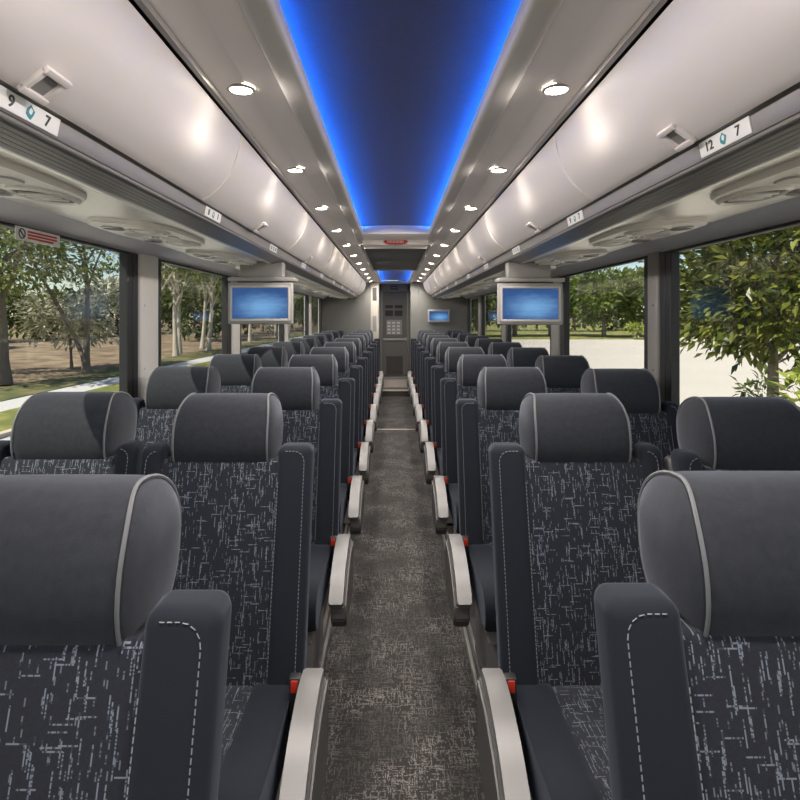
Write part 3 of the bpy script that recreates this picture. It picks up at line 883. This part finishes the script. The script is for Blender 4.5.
def leafmesh(rng, pts, size, up=0.4, droop=0.3, asp=0.46):
    V, F = [], []
    for p, d in pts:
        L = size * rng.uniform(0.65, 1.25)
        d = Vector(d)
        if d.length < 1e-4: d = Vector((0, 0, 1))
        d = (d.normalized() + Vector((rng.uniform(-0.6, 0.6), rng.uniform(-0.6, 0.6), rng.uniform(-0.5, 0.6)))).normalized()
        sd = d.cross(Vector((0, 0, 1)))
        if sd.length < 1e-3: sd = Vector((1, 0, 0))
        sd.normalize(); nn = sd.cross(d).normalized()
        a = rng.uniform(-0.9, 0.9)
        sd = sd * math.cos(a) + nn * math.sin(a); nn = sd.cross(d)
        p = Vector(p); b = len(V); w = L * asp
        m = p + d * L * 0.45
        V += [p, m + sd * w * 0.5 + nn * w * 0.18, p + d * L - nn * L * 0.12 * droop, m - sd * w * 0.5 + nn * w * 0.18]
        F += [(b, b + 1, b + 2), (b, b + 2, b + 3)]
    me = bpy.data.meshes.new('foliage'); me.from_pydata([tuple(v) for v in V], [], F)
    return me

def tree(name, label, loc, seed, height, crown, trunk_r, leaf, nleaf, lmat, bmat, lean=(0, 0), crown_h=None, clumps=40, group=None,
         bare=0.35, per_clump_r=0.28, cat='tree', branches=9):
    """crown = (rx, ry, rz); crown_h = height of its centre"""
    rng = random.Random(seed)
    t = thing(name, label, cat, loc, group=group)
    rx, ry, rz = crown
    ch = crown_h or height - rz
    bm = bmesh.new()
    def P(k): 
        return Vector((lean[0] * k ** 1.3 + 0.04 * height * math.sin(3 * k + seed) * k, lean[1] * k + 0.03 * height * math.cos(2.3 * k + seed) * k, height * 0.9 * k))
    n = 9
    tube(bm, [P(i / n) for i in range(n + 1)], [trunk_r * (1.35 if i == 0 else 1 - 0.85 * i / n) for i in range(n + 1)], 9)
    cc = Vector((lean[0], lean[1], ch))
    tips = []
    for i in range(branches):
        k = bare + (0.95 - bare) * i / branches
        a = i * 2.4 + rng.uniform(-0.4, 0.4)
        s0 = P(k)
        r = rng.uniform(0.55, 0.95)
        e = cc + Vector((math.cos(a) * rx * r, math.sin(a) * ry * r, rng.uniform(-0.5, 0.8) * rz))
        mid = s0.lerp(e, 0.5) + Vector((rng.uniform(-.1, .1), rng.uniform(-.1, .1), rng.uniform(0.0, 0.25))) * rx * 0.5
        br = trunk_r * (0.5 - 0.3 * k)
        pts = [s0, s0.lerp(mid, 0.5) + Vector((0, 0, 0.03 * rx)), mid, mid.lerp(e, 0.5) + Vector((rng.uniform(-.05, .05) * rx, 0, 0.03 * rx)), e]
        tube(bm, pts, [br, br * 0.85, br * 0.6, br * 0.4, br * 0.15], 6)
        tips += [mid.lerp(e, 0.3), mid.lerp(e, 0.7), e]
    obj('trunk', bm, bmat, t, True)
    cl = [Vector(p) for p in tips]
    while len(cl) < clumps:
        v = Vector((rng.gauss(0, 1), rng.gauss(0, 1), rng.gauss(0, 1))).normalized() * rng.uniform(0.45, 1.0) ** 0.6
        cl.append(cc + Vector((v.x * rx, v.y * ry, v.z * rz)))
    pts = []
    for i in range(nleaf):
        c = cl[i % len(cl)]
        v = Vector((rng.gauss(0, 1), rng.gauss(0, 1), rng.gauss(0, 0.8)))
        q = c + Vector((v.x * rx, v.y * ry, v.z * rz)) * per_clump_r * 0.5
        pts.append((q, (q - c) + (q - cc) * 0.2))
    me = leafmesh(rng, pts, leaf)
    link('foliage', me, lmat, t)
    return t

# right: broad-leaved tree close to the windows
tree('magnolia_tree', 'large glossy broad-leaved tree just outside the near right window', (7.15, 11.0, GZ), 3, 4.9, (2.0, 2.0, 1.75), 0.13,
     0.25, 8500, M['leaf_glossy'], M['bark'], lean=(0.35, 0.1), crown_h=3.4, clumps=130, bare=0.38, per_clump_r=0.26, branches=14)
tree('broadleaf_shrub', 'lime green leafy shrub at the lower right edge of the near right window', (4.75, 6.2, GZ), 5, 2.15, (0.42, 0.5, 0.52), 0.03,
     0.17, 420, M['leaf_lime'], M['bark'], crown_h=1.62, clumps=24, cat='shrub')
tree('sapling', 'small dark leafy sapling at the foot of the broad-leaved tree', (6.05, 9.6, GZ), 8, 1.75, (0.3, 0.3, 0.35), 0.02,
     0.16, 130, M['leaf_dark'], M['bark'], crown_h=1.35, clumps=12, cat='shrub')
# right: row of park trees beyond the parking lot
FX = [3.5, 9.0, 15.0, 20.0, 25.0, 30.0, 36.5, 43.0, 50.0, 57.0]
words = ['leftmost', 'second from the left', 'third from the left', 'fourth from the left', 'fifth from the left', 'sixth from the left', 'seventh from the left',
         'eighth from the left', 'ninth from the left', 'rightmost']
for i, x in enumerate(FX):
    tree('park_tree', 'round green tree beyond the parking lot, %s of its row' % words[i],
         (x, 68 + (i * 37 % 7), GZ), 20 + i, 8.3 + (i * 29 % 10) * 0.14, (3.7, 3.5, 3.2), 0.26, 0.80, 2600, M['leaf_far'], M['bark'],
         crown_h=5.0, clumps=70, bare=0.2, group='trees beyond the parking lot', per_clump_r=0.26)
for i in range(9):
    tree('hedge_tree', 'dense dark tree behind the row of round green trees, %s from the left' % ORD[i],
         (4 + i * 8.5, 92 + (i * 31 % 9), GZ), 50 + i, 8.5, (4.0, 4.0, 4.2), 0.3, 1.0, 1100, M['leaf_dark'], M['bark'], crown_h=4.2, clumps=60, bare=0.2,
         group='dense trees behind the lot')
tree('ornamental_bush', 'yellow-green round bush at the far edge of the parking lot', (26.6, 63.5, GZ), 71, 2.2, (1.3, 1.2, 0.85), 0.06, 0.3, 500,
     M['leaf_lime'], M['bark'], crown_h=1.15, clumps=30, cat='bush')

# left: street trees along the footpath
tree('street_tree', 'thick-trunked tree at the left frame edge beyond the footpath', (-14.9, 21.9, GZ), 101, 9.0, (3.6, 3.6, 2.6), 0.34, 0.30, 4600,
     M['leaf_olive'], M['bark'], crown_h=5.8, clumps=80, bare=0.35, lean=(-0.6, 0))
tree('leaning_tree', 'thin tree leaning left outside the near left window', (-13.7, 26.0, GZ), 104, 8.2, (2.5, 2.5, 1.7), 0.13, 0.26, 900,
     M['leaf_olive'], M['bark'], lean=(-4.2, 0.5), crown_h=6.8, clumps=50, bare=0.55)
tree('slender_tree', 'slender upright tree beside the leaning one outside the near left window', (-13.6, 25.6, GZ), 107, 8.4, (3.0, 2.6, 2.3), 0.16, 0.28, 2000,
     M['leaf_olive'], M['bark'], lean=(-0.5, 0.3), crown_h=6.4, clumps=60, bare=0.5)
tree('silvery_bush', 'tall bush with pale silvery leaves behind the slender tree on the left', (-15.9, 28.6, GZ), 110, 4.6, (2.4, 2.2, 1.8), 0.07, 0.34, 2400,
     M['leaf_pale'], M['bark'], crown_h=2.9, clumps=60, bare=0.2, cat='bush', branches=12)
tree('silvery_bush', 'pale-leaved bush at the left frame edge behind the thick trunk', (-19.2, 26.5, GZ), 113, 4.6, (1.6, 1.6, 1.7), 0.07, 0.34, 800,
     M['leaf_pale'], M['bark'], crown_h=3.2, clumps=40, bare=0.2, cat='bush')
SX = [(-14.6, 34.5, 0.9), (-13.9, 37.0, -0.8), (-14.8, 40.0, -1.0), (-13.6, 42.5, 0.3), (-15.2, 46.0, 0.8), (-14.0, 51.0, -0.5), (-14.4, 58.0, 0.6), (-13.8, 68.0, -0.6),
      (-14.5, 80.0, 0.5)]
for i, (x, y, l) in enumerate(SX):
    tree('avenue_tree', 'pale-trunked slanting tree in the avenue outside the left windows, %s from the camera' % ORD[i], (x, y, GZ), 130 + i, 10.0,
         (3.0, 3.0, 2.7), 0.17, 0.42, 900, M['leaf_olive'], M['bark_pale'], lean=(l, 0.4), crown_h=6.8, clumps=50, bare=0.35, group='avenue trees outside the left windows')
for i in range(13):
    tree('woodland_tree', 'dense dark woodland tree beyond the dirt field on the left, %s from the camera' % ORD[i], (-37 - (i * 13 % 7), 44 + i * 7.5, GZ), 160 + i,
         (6.2 if i < 5 else 9.6) + (i * 17 % 5) * 0.5, (3.9, 3.9, 3.0 if i < 5 else 4.7), 0.25, 0.9, 1200, M['leaf_dark'], M['bark'], crown_h=3.2 if i < 5 else 4.9, clumps=50, bare=0.2, group='woodland beyond the field')

for i in range(10):
    tree('thicket_tree', 'tall dark tree crowding behind the avenue on the left, %s from the camera' % ORD[i], (-20.5 - (i * 7 % 4), 62 + i * 11.0, GZ), 210 + i,
         9.8 + (i * 13 % 4) * 0.4, (3.6, 4.6, 4.7), 0.25, 0.85, 1300, M['leaf_dark'], M['bark'], crown_h=5.0, clumps=60, bare=0.2, group='tall trees behind the avenue')

# ------------------------------------------------------------------ light
W = bpy.data.worlds.new('sky_world'); SC.world = W; W.use_nodes = True
nt = W.node_tree; bg = nt.nodes['Background']
sky = nt.nodes.new('ShaderNodeTexSky'); sky.sky_type = 'NISHITA'; sky.sun_disc = False
SUN_EL, SUN_DIR = 52, Vector((-0.80, -0.60, 0))
sky.sun_elevation = R(SUN_EL); sky.sun_rotation = math.atan2(SUN_DIR.x, SUN_DIR.y)
sky.air_density = 1.0; sky.dust_density = 0.1; sky.ozone_density = 2.0
nt.links.new(sky.outputs[0], bg.inputs['Color']); bg.inputs['Strength'].default_value = 0.15
S = bpy.data.lights.new('sun', 'SUN'); S.energy = 9.0; S.angle = R(0.6); S.color = (1.0, 0.94, 0.84)
so = bpy.data.objects.new('sun', S); COL.objects.link(so)
sd = SUN_DIR.normalized(); sd = Vector((sd.x * math.cos(R(SUN_EL)), sd.y * math.cos(R(SUN_EL)), math.sin(R(SUN_EL))))
so.rotation_euler = sd.to_track_quat('Z', 'Y').to_euler(); so.location = sd * 30

# ------------------------------------------------------------------ camera
C = bpy.data.cameras.new('camera'); co = bpy.data.objects.new('camera', C); COL.objects.link(co)
co.location = (0, 0, CAMZ); co.rotation_euler = (R(90), 0, 0)
C.sensor_width = 36; C.lens = 36 * 580 / 800
C.shift_x = 6 / 800; C.shift_y = -84 / 800
C.clip_start = 0.02; C.clip_end = 1000
SC.camera = co
vs = SC.view_settings
vs.view_transform = 'Standard'; vs.look = 'None'; vs.gamma = 1; vs.exposure = 0.0; vs.use_curve_mapping = False
